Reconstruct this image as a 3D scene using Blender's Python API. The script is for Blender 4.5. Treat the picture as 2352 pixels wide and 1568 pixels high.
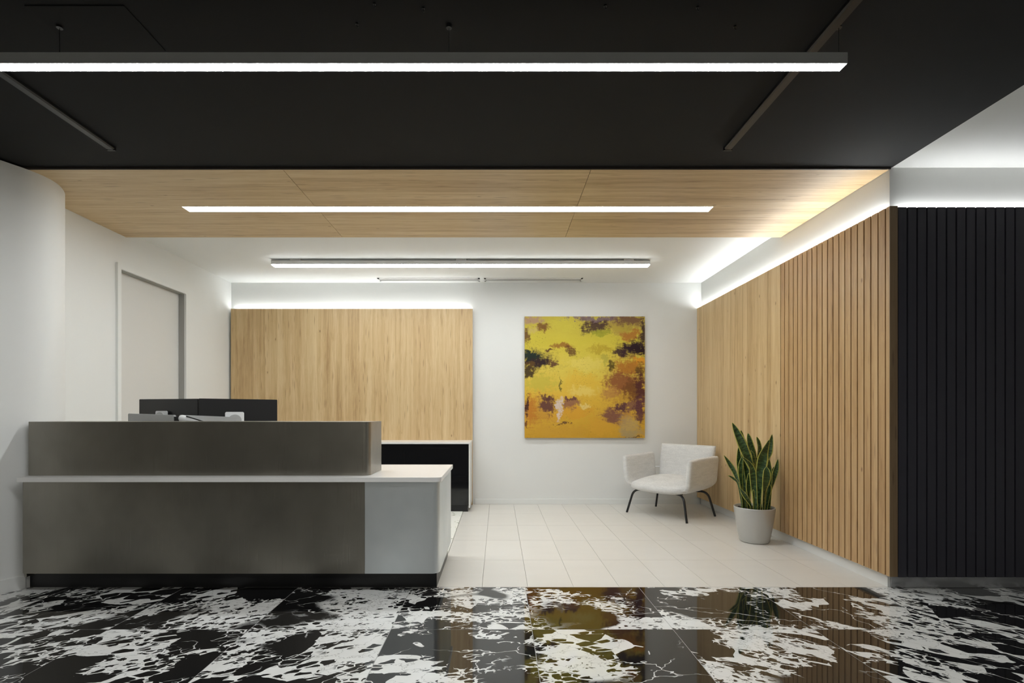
import bpy, bmesh, math, random
from mathutils import Vector, Matrix, noise as mnoise

for o in list(bpy.data.objects):
    bpy.data.objects.remove(o, do_unlink=True)
S = bpy.context.scene
C = S.collection
random.seed(7)

# ------------------------------------------------------------------ camera
F = 1140.0            # focal length in px of the 2352 px wide frame
VX, VY = 1144.0, 951.0  # vanishing point of the room's depth axis
H = 1.15              # camera height
cam_d = bpy.data.cameras.new('camera')
cam_d.sensor_width = 36.0
cam_d.lens = 36.0 * F / 2352.0
cam_d.shift_x = (1176.0 - VX) / 2352.0
cam_d.shift_y = (VY - 784.0) / 2352.0
cam_d.clip_start = 0.02
cam = bpy.data.objects.new('camera', cam_d)
cam.location = (0, 0, H)
cam.rotation_euler = (math.pi / 2, 0, 0)
C.objects.link(cam)
S.camera = cam

# ------------------------------------------------------------------ world, exposure
W = bpy.data.worlds.new('world')
S.world = W
W.use_nodes = True
W.node_tree.nodes['Background'].inputs[0].default_value = (0.9, 0.95, 1.0, 1)
W.node_tree.nodes['Background'].inputs[1].default_value = 0.02
S.view_settings.view_transform = 'Standard'
S.view_settings.look = 'None'
S.view_settings.gamma = 1.0
S.view_settings.use_curve_mapping = False
S.view_settings.exposure = 0.06

# lamp strengths; the last one drives an added, unseen fill pendant
L_PEND, L_RECESS, L_SURF, L_COVE_R, L_COVE_B, L_COVE_K, L_FILL = 60.0, 38.0, 24.0, 60.0, 15.0, 18.0, 88.0
LAMP = (0.96, 1.0, 1.015)
LAMP_WARM = (1.0, 0.975, 0.90)
LAMP_COOL = (0.98, 0.995, 1.0)

# ------------------------------------------------------------------ materials
def s2l(c):
    return tuple(((v / 255.0) / 12.92 if v / 255.0 <= 0.04045 else ((v / 255.0 + 0.055) / 1.055) ** 2.4) for v in c)

class NT:
    def __init__(self, name):
        self.m = bpy.data.materials.new(name)
        self.m.use_nodes = True
        self.t = self.m.node_tree
        self.n = self.t.nodes
        self.b = self.n['Principled BSDF']
    def new(self, typ, **kw):
        nd = self.n.new(typ)
        for k, v in kw.items():
            setattr(nd, k, v)
        return nd
    def link(self, a, b):
        self.t.links.new(a, b)
    def val(self, sock, v):
        if hasattr(v, 'is_linked') or isinstance(v, bpy.types.NodeSocket):
            self.link(v, sock)
        else:
            sock.default_value = v
    def math(self, op, a, b=None, c=None, clamp=False):
        nd = self.new('ShaderNodeMath', operation=op)
        nd.use_clamp = clamp
        self.val(nd.inputs[0], a)
        if b is not None: self.val(nd.inputs[1], b)
        if c is not None: self.val(nd.inputs[2], c)
        return nd.outputs[0]
    def vmath(self, op, a, b=None):
        nd = self.new('ShaderNodeVectorMath', operation=op)
        self.val(nd.inputs[0], a)
        if b is not None: self.val(nd.inputs[1], b)
        return nd.outputs['Value'] if op in ('LENGTH', 'DISTANCE', 'DOT_PRODUCT') else nd.outputs[0]
    def coords(self, kind='Object', rnd=0.0):
        tc = self.new('ShaderNodeTexCoord').outputs[kind]
        if rnd:
            oi = self.new('ShaderNodeObjectInfo').outputs['Random']
            cx = self.new('ShaderNodeCombineXYZ')
            self.link(self.math('MULTIPLY', oi, rnd), cx.inputs[0])
            self.link(self.math('MULTIPLY', oi, rnd * 0.731), cx.inputs[1])
            self.link(self.math('MULTIPLY', oi, rnd * 1.37), cx.inputs[2])
            tc = self.vmath('ADD', tc, cx.outputs[0])
        return tc
    def mapping(self, vec, scale=(1, 1, 1), rot=(0, 0, 0), loc=(0, 0, 0)):
        nd = self.new('ShaderNodeMapping')
        self.link(vec, nd.inputs[0])
        nd.inputs['Location'].default_value = loc
        nd.inputs['Rotation'].default_value = rot
        nd.inputs['Scale'].default_value = scale
        return nd.outputs[0]
    def noise(self, vec, scale=5.0, detail=3.0, rough=0.5, dist=0.0, color=False):
        nd = self.new('ShaderNodeTexNoise')
        self.link(vec, nd.inputs['Vector'])
        nd.inputs['Scale'].default_value = scale
        nd.inputs['Detail'].default_value = detail
        nd.inputs['Roughness'].default_value = rough
        nd.inputs['Distortion'].default_value = dist
        return nd.outputs['Color'] if color else nd.outputs[0]
    def voro(self, vec, scale=5.0, feature='F1', out='Distance', rnd=1.0):
        nd = self.new('ShaderNodeTexVoronoi', feature=feature)
        self.link(vec, nd.inputs['Vector'])
        nd.inputs['Scale'].default_value = scale
        nd.inputs['Randomness'].default_value = rnd
        return nd.outputs[out]
    def rng(self, v, a, b, c=0.0, d=1.0, smooth=True):
        nd = self.new('ShaderNodeMapRange')
        nd.interpolation_type = 'SMOOTHSTEP' if smooth else 'LINEAR'
        self.val(nd.inputs[0], v)
        self.val(nd.inputs[1], a); self.val(nd.inputs[2], b)
        self.val(nd.inputs[3], c); self.val(nd.inputs[4], d)
        return nd.outputs[0]
    def mix(self, f, a, b, mode='MIX'):
        nd = self.new('ShaderNodeMix', data_type='RGBA', blend_type=mode)
        self.val(nd.inputs[0], f)
        for s, v in ((nd.inputs[6], a), (nd.inputs[7], b)):
            if isinstance(v, bpy.types.NodeSocket): self.link(v, s)
            else: s.default_value = (v[0], v[1], v[2], 1)
        return nd.outputs[2]
    def ramp(self, f, stops):
        nd = self.new('ShaderNodeValToRGB')
        self.link(f, nd.inputs[0])
        e = nd.color_ramp.elements
        while len(e) < len(stops): e.new(0.5)
        for el, (p, c) in zip(e, stops):
            el.position = p; el.color = (c[0], c[1], c[2], 1)
        return nd.outputs[0]
    def bump(self, h, strength=0.1, dist=0.01):
        nd = self.new('ShaderNodeBump')
        self.link(h, nd.inputs['Height'])
        nd.inputs['Strength'].default_value = strength
        nd.inputs['Distance'].default_value = dist
        self.link(nd.outputs[0], self.b.inputs['Normal'])
    def base(self, c):
        if isinstance(c, bpy.types.NodeSocket): self.link(c, self.b.inputs['Base Color'])
        else: self.b.inputs['Base Color'].default_value = (c[0], c[1], c[2], 1)
    def props(self, **kw):
        for k, v in kw.items():
            self.val(self.b.inputs[k.replace('_', ' ')], v)
        return self.m

M = {}
def plain(name, col, rough=0.5, metal=0.0, var=0.04, scale=9.0, spec=None, bump=0.0):
    t = NT(name)
    v = t.coords('Object', 3.0)
    n = t.noise(v, scale, 4.0, 0.55)
    t.base(t.mix(n, tuple(x * (1 - var) for x in col), tuple(min(1, x * (1 + var)) for x in col)))
    t.props(Roughness=rough, Metallic=metal)
    if spec is not None: t.b.inputs['Specular IOR Level'].default_value = spec
    if bump: t.bump(t.noise(v, 260.0, 2.0), bump, 0.002)
    M[name] = t.m
    return t.m

def emit(name, col, strength):
    t = NT(name)
    t.base((0.8, 0.8, 0.8))
    t.b.inputs['Emission Color'].default_value = (col[0], col[1], col[2], 1)
    t.b.inputs['Emission Strength'].default_value = strength
    M[name] = t.m

def wood(name, axis, lo, mid, hi, strips=0.075, rough=0.45, gain=1.0):
    """axis = grain direction 0/1/2 in object space; strips = lamella width"""
    t = NT(name)
    v = t.coords('Object', 13.0)
    sep = t.new('ShaderNodeSeparateXYZ'); t.link(v, sep.inputs[0])
    s = [1.0, 1.0, 1.0]; s[axis] = 0.045
    a = t.mapping(v, tuple(x * 1.0 for x in s))
    warp = t.noise(t.mapping(v, (3, 3, 3)), 1.0, 2.0, color=True)
    wv = t.new('ShaderNodeVectorMath', operation='MULTIPLY_ADD')
    t.link(warp, wv.inputs[0]); wv.inputs[1].default_value = (0.02, 0.02, 0.02); t.link(a, wv.inputs[2])
    a = wv.outputs[0]
    g1 = t.noise(a, 26.0, 5.0, 0.6, 0.4)
    g2 = t.noise(a, 150.0, 3.0, 0.6)
    # lamella tone: white noise per strip, strips cut across the two other axes
    others = [i for i in range(3) if i != axis]
    cx = t.new('ShaderNodeCombineXYZ')
    for k, i in enumerate(others):
        t.link(t.math('FLOOR', t.math('DIVIDE', sep.outputs[i], strips)), cx.inputs[k])
    wn = t.new('ShaderNodeTexWhiteNoise'); t.link(cx.outputs[0], wn.inputs['Vector'])
    f = t.math('ADD', t.math('MULTIPLY', g1, 0.62), t.math('MULTIPLY', g2, 0.28))
    f = t.math('ADD', f, t.math('MULTIPLY', wn.outputs['Value'], 0.15))
    col = t.ramp(f, [(0.30, lo), (0.52, mid), (0.75, hi)])
    # knots and flecks
    sk = [9.5, 9.5, 9.5]; sk[axis] = 4.2
    kd = t.voro(t.mapping(v, tuple(sk)), 1.0)
    kr = t.voro(t.mapping(v, tuple(sk)), 1.0, out='Color')
    ks = t.new('ShaderNodeSeparateColor'); t.link(kr, ks.inputs[0])
    big = t.math('MULTIPLY', t.rng(kd, 0.02, 0.105, 1.0, 0.0), t.rng(ks.outputs[0], 0.55, 0.62))
    sf = [55.0, 55.0, 55.0]; sf[axis] = 5.0
    fd = t.voro(t.mapping(v, tuple(sf)), 1.0)
    fr = t.voro(t.mapping(v, tuple(sf)), 1.0, out='Color')
    fs = t.new('ShaderNodeSeparateColor'); t.link(fr, fs.inputs[0])
    fle = t.math('MULTIPLY', t.rng(fd, 0.1, 0.42, 1.0, 0.0), t.rng(fs.outputs[0], 0.80, 0.9))
    dark = tuple(x * q for x, q in zip(lo, (0.50, 0.38, 0.28)))
    col = t.mix(t.math('MULTIPLY', big, 0.75), col, dark)
    col = t.mix(t.math('MULTIPLY', fle, 0.5), col, dark)
    t.base(col)
    t.props(Roughness=rough)
    t.b.inputs['Specular IOR Level'].default_value = 0.6
    t.bump(g2, 0.08, 0.002)
    M[name] = t.m

plain('white_paint', (0.80, 0.805, 0.785), 0.6, var=0.012, scale=2.0)
plain('ceiling_paint', (0.80, 0.805, 0.785), 0.7, var=0.012, scale=2.0)
plain('door_paint', (0.70, 0.69, 0.66), 0.5, var=0.015, scale=2.0)
plain('black_paint', (0.0125, 0.0125, 0.0128), 0.75, var=0.12, scale=3.0, spec=0.25)
plain('lobby_wall', (0.36, 0.345, 0.31), 0.7, var=0.1, scale=2.0)
plain('black_lacquer', (0.008, 0.008, 0.009), 0.08, var=0.1, scale=5.0)
plain('black_laminate', (0.011, 0.011, 0.012), 0.35, var=0.1)
plain('black_metal', (0.012, 0.012, 0.013), 0.3, var=0.1)
plain('black_plastic', (0.012, 0.012, 0.013), 0.38, var=0.1)
plain('white_quartz', (0.82, 0.81, 0.79), 0.22, var=0.015, scale=30.0)
plain('white_gloss', (0.78, 0.78, 0.76), 0.22, var=0.015)
plain('grey_base', (0.42, 0.42, 0.43), 0.22, metal=0.75, var=0.05)
plain('grout_light', (0.30, 0.28, 0.25), 0.8)
plain('grout_dark', (0.33, 0.33, 0.32), 0.6)
plain('housing_white', (0.75, 0.75, 0.73), 0.4, var=0.01)
plain('housing_grey', (0.55, 0.555, 0.55), 0.45, var=0.02)
plain('slot_dark', (0.22, 0.22, 0.21), 0.6)
plain('silver_plastic', (0.50, 0.51, 0.51), 0.35, metal=0.3, var=0.02)
plain('white_plastic', (0.80, 0.81, 0.82), 0.3, var=0.01)
plain('cable', (0.04, 0.04, 0.04), 0.4, metal=0.5)
plain('pot_paint', (0.50, 0.50, 0.48), 0.28, metal=0.3, var=0.02)
plain('soil', (0.020, 0.013, 0.009), 0.9, var=0.6, scale=80.0)
plain('aluminium', (0.6, 0.6, 0.6), 0.35, metal=0.9)
plain('dark_edge', (0.035, 0.025, 0.02), 0.6)
emit('lamp_pendant', LAMP_COOL, L_PEND)
emit('lamp_recess', LAMP, L_RECESS)
emit('lamp_surface', LAMP, L_SURF)
emit('led_right', LAMP, L_COVE_R)
emit('led_back', LAMP, L_COVE_B)
emit('led_black', LAMP_COOL, L_COVE_K)
emit('lamp_added_fill', LAMP_WARM, L_FILL)

OAK = (s2l((168, 128, 82)), s2l((203, 165, 116)), s2l((222, 189, 142)))
def tint(k, m=(1, 1, 1)):
    return [tuple(min(0.9, x * k * q) for x, q in zip(c, m)) for c in OAK]
wood('oak_vertical', 2, *tint(1.0, (1.0, 1.10, 1.17)))
wood('oak_slat', 2, *(tuple(x * 0.84 for x in c) for c in OAK))
wood('oak_ceiling', 0, *tint(1.02, (1.0, 1.13, 1.32)), strips=0.11)
wood('oak_edge', 2, *(tuple(x * 0.35 for x in c) for c in OAK))

def black_slat_mat():
    t = NT('black_slat')
    v = t.coords('Object', 9.0)
    n = t.noise(t.mapping(v, (60, 60, 1.2)), 1.0, 3.0)
    t.base(t.mix(n, (0.034, 0.033, 0.042), (0.048, 0.046, 0.060)))
    t.props(Roughness=0.5)
    t.b.inputs['Specular IOR Level'].default_value = 0.3
    M['black_slat'] = t.m
black_slat_mat()

def steel(name, c0, c1, rough, aniso_axis=0, patch=1.0):
    t = NT(name)
    v = t.coords('Object', 0.0)
    sc = [3.0, 3.0, 3.0]
    p = t.noise(t.mapping(v, (1.2 * patch, 1.2 * patch, 1.0 * patch)), 1.6, 3.0, 0.6)
    b = [1.0, 1.0, 1.0]
    for i in range(3): b[i] = 2.0 if i == aniso_axis else 900.0
    br = t.noise(t.mapping(v, tuple(b)), 1.0, 2.0, 0.6)
    t.base(t.mix(t.rng(p, 0.3, 0.7), c0, c1))
    t.link(t.rng(br, 0.2, 0.8, rough - 0.05, rough + 0.06, False), t.b.inputs['Roughness'])
    t.props(Metallic=0.95)
    t.bump(br, 0.02, 0.001)
    M[name] = t.m
steel('dark_steel', (0.27, 0.255, 0.225), (0.34, 0.32, 0.28), 0.30, 2)
steel('pale_steel', (0.66, 0.71, 0.73), (0.76, 0.80, 0.82), 0.42, 2)

def floor_tile_mat():
    t = NT('porcelain')
    v = t.coords('Object', 17.0)
    n = t.noise(t.mapping(v, (2, 9, 2)), 1.0, 4.0, 0.55)
    oi = t.new('ShaderNodeObjectInfo').outputs['Random']
    f = t.math('ADD', t.math('MULTIPLY', n, 0.7), t.math('MULTIPLY', oi, 0.3))
    t.base(t.mix(f, (0.66, 0.635, 0.585), (0.74, 0.715, 0.665)))
    t.props(Roughness=0.33)
    t.bump(t.noise(v, 60.0, 2.0), 0.03, 0.001)
    M['porcelain'] = t.m
floor_tile_mat()

def marble_mat():
    t = NT('black_breccia_marble')
    v0 = t.coords('Object', 41.0)
    oin = t.new('ShaderNodeObjectInfo')
    oi = oin.outputs['Random']
    lx = t.new('ShaderNodeSeparateXYZ'); t.link(oin.outputs['Location'], lx.inputs[0])
    # bedding slants one way left of the room's middle and the other way right of it
    rot = t.new('ShaderNodeVectorRotate', rotation_type='Z_AXIS')
    t.link(v0, rot.inputs['Vector'])
    ang = t.math('ADD', t.math('MULTIPLY', lx.outputs[0], 0.26), t.math('MULTIPLY', t.math('SUBTRACT', oi, 0.5), 0.5))
    t.link(ang, rot.inputs['Angle'])
    v = rot.outputs[0]
    def warp(vec, scale, amt, det=3.0):
        n = t.noise(vec, scale, det, 0.6, color=True)
        c = t.vmath('SUBTRACT', n, (0.5, 0.5, 0.5))
        sc = t.new('ShaderNodeVectorMath', operation='SCALE'); t.link(c, sc.inputs[0]); sc.inputs['Scale'].default_value = amt
        return t.vmath('ADD', vec, sc.outputs[0])
    def cells(vec, scale):
        d = t.voro(vec, scale, 'DISTANCE_TO_EDGE')
        sc = t.new('ShaderNodeSeparateColor'); t.link(t.voro(vec, scale, 'F1', 'Color'), sc.inputs[0])
        return d, sc.outputs[0]
    st = t.mapping(v, (1.0, 1.55, 1.0))
    zone = t.noise(warp(st, 1.5, 0.35, 2.0), 1.5, 2.0, 0.5, 0.3)
    # blocks: white seams between big black blocks open up as the zone whitens
    dc, rc = cells(warp(warp(st, 2.4, 0.28, 2.0), 12.0, 0.03, 2.0), 3.0)
    wc = t.rng(zone, 0.475, 0.62, 0.0, 0.62, False)
    blocks = t.math('MULTIPLY', t.rng(t.math('SUBTRACT', wc, dc), 0.0, 0.008), t.rng(wc, 0.004, 0.02))
    # shards left in the white
    d1, r1 = cells(warp(t.mapping(v, (1.0, 1.7, 1.0), rot=(0, 0, 0.25)), 5.0, 0.08, 2.0), 6.0)
    sh1 = t.math('MULTIPLY', t.rng(d1, 0.06, 0.068), t.rng(r1, 0.66, 0.665))
    d2, r2 = cells(warp(t.mapping(v, (1.0, 2.3, 1.0), rot=(0, 0, -0.3)), 8.0, 0.05, 2.0), 12.0)
    sh2 = t.math('MULTIPLY', t.rng(d2, 0.07, 0.085), t.rng(r2, 0.66, 0.665))
    d4, r4 = cells(warp(t.mapping(v, (1.0, 1.9, 1.0), rot=(0, 0, 0.5)), 9.0, 0.05, 2.0), 25.0)
    sh3 = t.math('MULTIPLY', t.math('MULTIPLY', t.rng(d4, 0.06, 0.09), t.rng(r4, 0.58, 0.59)), t.rng(t.noise(st, 2.2, 2.0), 0.50, 0.56))
    shards = t.math('MAXIMUM', t.math('MAXIMUM', sh1, sh2), sh3)
    m1 = t.math('MULTIPLY', blocks, t.math('SUBTRACT', 1.0, shards))
    # crushed fine network along some block margins
    d3, r3 = cells(warp(t.mapping(v, (1.0, 1.8, 1.0)), 7.0, 0.10, 3.0), 15.0)
    z2 = t.noise(warp(t.mapping(st, loc=(7.3, 2.1, 0)), 2.0, 0.3, 2.0), 1.7, 2.0, 0.5)
    wf = t.rng(z2, 0.52, 0.66, 0.0, 0.30, False)
    gate = t.math('MULTIPLY', t.rng(zone, 0.36, 0.42), t.rng(t.noise(st, 16.0, 3.0, 0.6), 0.38, 0.44))
    m2 = t.math('MULTIPLY', t.math('MULTIPLY', t.rng(t.math('SUBTRACT', wf, d3), 0.0, 0.02), t.rng(wf, 0.005, 0.03)), gate)
    # hair veins
    dh = t.voro(warp(t.mapping(v, (0.8, 1.5, 1.0)), 3.0, 0.40, 4.0), 2.2, 'DISTANCE_TO_EDGE')
    m3 = t.math('MULTIPLY', t.rng(dh, 0.003, 0.009, 0.9, 0.0), t.rng(t.noise(v, 3.0, 2.0), 0.46, 0.58))
    white = t.math('MAXIMUM', t.math('MAXIMUM', m1, m2), m3)
    gv = t.rng(t.voro(warp(st, 7.0, 0.25, 4.0), 7.0, 'DISTANCE_TO_EDGE'), 0.003, 0.018, 0.6, 0.0)
    wcol = t.mix(t.noise(v, 6.0, 4.0), (0.66, 0.66, 0.63), (0.86, 0.87, 0.86))
    wcol = t.mix(gv, wcol, (0.16, 0.16, 0.15))
    bcol = t.mix(t.noise(v, 4.0, 4.0), (0.006, 0.006, 0.007), (0.014, 0.0135, 0.013))
    t.base(t.mix(white, bcol, wcol))
    t.props(Roughness=0.035)
    t.b.inputs['IOR'].default_value = 1.6
    M['marble'] = t.m
marble_mat()

def fabric_mat():
    t = NT('pale_fabric')
    v = t.coords('Object')
    n = t.noise(t.mapping(v, (60, 60, 260)), 1.0, 3.0, 0.6)
    n2 = t.noise(t.mapping(v, (8, 8, 50)), 1.0, 3.0, 0.6)
    f = t.math('ADD', t.math('MULTIPLY', n, 0.6), t.math('MULTIPLY', n2, 0.4))
    t.base(t.mix(t.rng(f, 0.3, 0.7), (0.58, 0.575, 0.56), (0.76, 0.755, 0.735)))
    t.props(Roughness=0.9)
    t.b.inputs['Sheen Weight'].default_value = 0.2
    t.bump(n, 0.25, 0.002)
    M['fabric'] = t.m
fabric_mat()

def leaf_mat():
    t = NT('sansevieria_leaf')
    uv = t.new('ShaderNodeTexCoord').outputs['UV']
    sp = t.new('ShaderNodeSeparateXYZ'); t.link(uv, sp.inputs[0])
    oi = t.new('ShaderNodeObjectInfo').outputs['Random']
    e = t.math('ABSOLUTE', t.math('SUBTRACT', sp.outputs[0], 0.5))
    cx = t.new('ShaderNodeCombineXYZ')
    t.link(t.math('MULTIPLY', sp.outputs[0], 1.3), cx.inputs[0])
    t.link(t.math('MULTIPLY', sp.outputs[1], 42.0), cx.inputs[1])
    t.link(t.math('MULTIPLY', oi, 50.0), cx.inputs[2])
    b = t.noise(cx.outputs[0], 1.0, 3.0, 0.6, 0.8)
    green = t.mix(t.rng(b, 0.40, 0.66), (0.012, 0.038, 0.009), (0.075, 0.145, 0.045))
    edge = t.rng(t.math('ADD', e, t.math('MULTIPLY', t.math('SUBTRACT', b, 0.5), 0.06)), 0.385, 0.425)
    t.base(t.mix(edge, green, (0.46, 0.46, 0.10)))
    t.props(Roughness=0.36)
    t.b.inputs['Coat Weight'].default_value = 0.1
    M['leaf'] = t.m
leaf_mat()

def mat_rug():
    t = NT('leaf_print_mat')
    v = t.coords('Object')
    n = t.noise(v, 26.0, 3.0, 0.6)
    z = t.noise(v, 5.5, 2.0, 0.5)
    m = t.math('MULTIPLY', t.rng(n, 0.55, 0.60), t.rng(z, 0.46, 0.52))
    col = t.mix(t.noise(v, 60.0, 2.0), (0.20, 0.27, 0.04), (0.02, 0.03, 0.012))
    t.base(t.mix(m, (0.78, 0.78, 0.72), col))
    t.props(Roughness=0.7)
    M['rug'] = t.m
mat_rug()

def painting_mat(size):
    t = NT('abstract_canvas')
    v = t.coords('Object')
    uvw = t.mapping(v, (1.0 / size[0], 1.0, 1.0 / size[1]))
    n1 = t.noise(uvw, 5.0, 5.0, 0.65, color=True)
    n2 = t.noise(t.mapping(uvw, (14, 14, 9)), 1.0, 5.0, 0.72, color=True)
    n3 = t.noise(t.mapping(uvw, (34, 34, 20)), 1.0, 5.0, 0.75, color=True)
    def off(n, a):
        sc = t.new('ShaderNodeVectorMath', operation='SCALE')
        t.link(t.vmath('SUBTRACT', n, (0.5, 0.5, 0.5)), sc.inputs[0]); sc.inputs['Scale'].default_value = a
        return sc.outputs[0]
    d = t.vmath('ADD', t.vmath('ADD', t.vmath('ADD', uvw, off(n1, 0.17)), off(n2, 0.11)), off(n3, 0.05))
    sep = t.new('ShaderNodeSeparateXYZ'); t.link(d, sep.inputs[0])
    cx = t.new('ShaderNodeCombineXYZ'); t.link(sep.outputs[0], cx.inputs[0]); t.link(sep.outputs[2], cx.inputs[1])
    p = cx.outputs[0]
    tone = t.noise(t.mapping(uvw, (7, 1, 16)), 1.0, 5.0, 0.7)
    dab = t.noise(t.mapping(uvw, (38, 1, 26)), 1.0, 4.0, 0.75)
    stroke = t.noise(t.mapping(uvw, (16, 1, 60)), 1.0, 5.0, 0.75, 0.6)
    brush = t.math('MULTIPLY_ADD', dab, 0.5, t.math('MULTIPLY', stroke, 0.5))
    col = t.ramp(sep.outputs[2], [(0.0, s2l((205, 156, 48))), (0.35, s2l((222, 182, 66))), (0.55, s2l((222, 199, 84))), (0.8, s2l((206, 190, 66))), (1.0, s2l((196, 178, 72)))])
    B = [
     (1250, 850, 300, 360, (158, 104, 50), .4), (250, 1140, 240, 170, (184, 116, 58), .4), (1180, 220, 300, 130, (150, 112, 70), .5), (260, 600, 220, 150, (120, 100, 50), .45), (1150, 1200, 220, 130, (170, 116, 76), .45), (1300, 480, 200, 120, (96, 64, 48), .6),
     (770, 830, 240, 90, (226, 186, 66), .7), (760, 950, 170, 60, (232, 206, 108), .8), (800, 640, 240, 80, (226, 206, 100), .8),
     (560, 200, 190, 90, (206, 192, 70), .8), (300, 860, 190, 110, (196, 182, 70), .7), (640, 1180, 260, 60, (216, 160, 52), .8),
     (500, 1370, 370, 80, (206, 158, 56), .8), (950, 1330, 170, 110, (216, 164, 56), .8), (760, 1120, 60, 30, (232, 208, 130), .8),
     (880, 150, 340, 42, (112, 88, 112), .85), (1270, 175, 200, 62, (116, 82, 62), .9), (880, 235, 150, 80, (70, 46, 44), .95),
     (215, 165, 110, 46, (172, 134, 122), .8), (300, 258, 85, 52, (112, 66, 34), .9), (135, 330, 50, 100, (100, 60, 42), .9),
     (200, 280, 50, 50, (200, 176, 110), .6), (940, 312, 110, 44, (156, 156, 44), .85), (1270, 320, 130, 62, (172, 108, 44), .85), (1180, 250, 140, 36, (180, 160, 60), .7),
     (1415, 330, 46, 190, (58, 36, 40), .95), (1320, 470, 130, 86, (44, 24, 34), 1), (1170, 520, 100, 50, (60, 36, 44), .95), (1390, 500, 80, 70, (42, 24, 32), 1),
     (960, 490, 170, 34, (176, 150, 40), .7), (990, 600, 60, 70, (170, 160, 64), .7), (520, 440, 140, 40, (150, 96, 38), .85), (615, 500, 70, 62, (92, 50, 34), .85), (390, 500, 80, 20, (84, 44, 36), .9),
     (190, 560, 140, 80, (34, 46, 38), 1), (250, 630, 180, 62, (50, 34, 36), 1), (170, 720, 80, 70, (64, 48, 30), .95), (440, 650, 62, 34, (92, 54, 44), .9), (200, 640, 60, 40, (110, 80, 34), .6),
     (1290, 690, 200, 90, (176, 110, 38), .85), (1380, 625, 70, 34, (224, 152, 44), .8), (1085, 665, 42, 46, (84, 72, 28), .9), (1390, 720, 60, 60, (110, 90, 30), .8),
     (1190, 850, 220, 120, (142, 84, 52), .9), (1320, 930, 130, 130, (120, 76, 40), .9), (1385, 960, 60, 240, (88, 48, 44), .95), (1060, 960, 110, 60, (186, 134, 74), .7),
     (375, 1090, 90, 96, (92, 52, 60), .9), (340, 1010, 62, 36, (86, 48, 54), .9), (600, 1090, 100, 70, (142, 92, 80), .85), (600, 1040, 90, 22, (96, 54, 66), .8), (490, 1120, 36, 110, (222, 206, 196), .9),
     (185, 1130, 80, 160, (192, 122, 42), .8), (138, 1080, 26, 130, (62, 32, 36), .95), (140, 1290, 20, 50, (110, 60, 34), .9),
     (1080, 1195, 120, 90, (126, 82, 72), .9), (1180, 1105, 86, 44, (76, 38, 62), .9), (1240, 1330, 120, 130, (172, 158, 122), .5), (1290, 1390, 130, 60, (168, 150, 112), .6), (1320, 1090, 120, 60, (126, 84, 76), .8), (1375, 1180, 56, 140, (100, 58, 64), .9),
     (540, 1282, 110, 13, (88, 58, 46), .9), (506, 850, 13, 90, (108, 98, 42), .9), (530, 690, 90, 16, (200, 180, 80), .5), (1300, 1440, 140, 14, (70, 52, 44), .8),
    ]
    for (x, y, rx, ry, c, op) in B:
        u = (x - 120) / 1310.0; w = 1 - (y - 125) / 1325.0
        q = t.vmath('MULTIPLY', t.vmath('SUBTRACT', p, (u, w, 0)), (1310.0 / rx, 1325.0 / ry, 0))
        r = t.math('ADD', t.vmath('LENGTH', q), t.math('MULTIPLY', t.math('SUBTRACT', brush, 0.5), 3.8))
        col = t.mix(t.rng(r, 0.50, 1.18, op, 0.0), col, s2l(c))
    # brush tone and dry-brush flecks
    col = t.mix(t.rng(tone, 0.25, 0.75, 0.0, 0.16, False), col, (0.62, 0.48, 0.2), 'MULTIPLY')
    reg = t.noise(t.mapping(uvw, (5, 1, 7), loc=(3.1, 0, 1.7)), 1.0, 3.0, 0.6)
    fl = t.noise(t.mapping(uvw, (70, 1, 95)), 1.0, 4.0, 0.8)
    col = t.mix(t.math('MULTIPLY', t.rng(fl, 0.56, 0.64, 0.0, 0.6), t.rng(reg, 0.48, 0.62)), col, s2l((104, 66, 34)))
    col = t.mix(t.rng(dab, 0.62, 0.74, 0.0, 0.22), col, s2l((224, 200, 92)))
    t.base(col)
    t.props(Roughness=0.6)
    t.b.inputs['Specular IOR Level'].default_value = 0.2
    t.bump(dab, 0.25, 0.004)
    M['painting'] = t.m

# ------------------------------------------------------------------ builders
def wloc(p):
    return p.get('_w') if False else (WL[p.name] if p is not None else Vector((0, 0, 0)))
WL = {}
def mesh_obj(name, verts, faces, mat, parent=None, origin=None, smooth=False):
    """verts in the space of the parent's own rotation-free world; origin = where the object's own origin sits"""
    base = WL[parent.name] if parent is not None else Vector((0, 0, 0))
    if origin is None:
        if parent is not None: origin = base
        else:
            xs = [v[0] for v in verts]; ys = [v[1] for v in verts]; zs = [v[2] for v in verts]
            origin = Vector(((min(xs) + max(xs)) / 2, (min(ys) + max(ys)) / 2, min(zs)))
    origin = Vector(origin)
    me = bpy.data.meshes.new(name)
    me.from_pydata([tuple(Vector(v) - origin) for v in verts], [], faces)
    bm = bmesh.new(); bm.from_mesh(me)
    bmesh.ops.recalc_face_normals(bm, faces=bm.faces)
    bm.to_mesh(me); bm.free()
    if smooth:
        for p in me.polygons: p.use_smooth = True
    me.materials.append(M[mat])
    return link(name, me, parent, origin)

def link(name, me, parent, origin):
    o = bpy.data.objects.new(name, me)
    C.objects.link(o)
    base = WL[parent.name] if parent is not None else Vector((0, 0, 0))
    o.parent = parent
    o.location = Vector(origin) - base
    WL[o.name] = Vector(origin)
    return o

def thing(name, label, cat, loc, group=None, rotz=0.0):
    o = bpy.data.objects.new(name, None)
    o.empty_display_size = 0.1
    C.objects.link(o)
    o.location = loc
    o.rotation_euler = (0, 0, rotz)
    WL[o.name] = Vector(loc)
    return tag(o, label, cat, group)

def tag(o, label, cat, group=None):
    o['label'] = label; o['category'] = cat
    if group: o['group'] = group
    return o

def struct(o):
    o['kind'] = 'structure'
    return o

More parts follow.
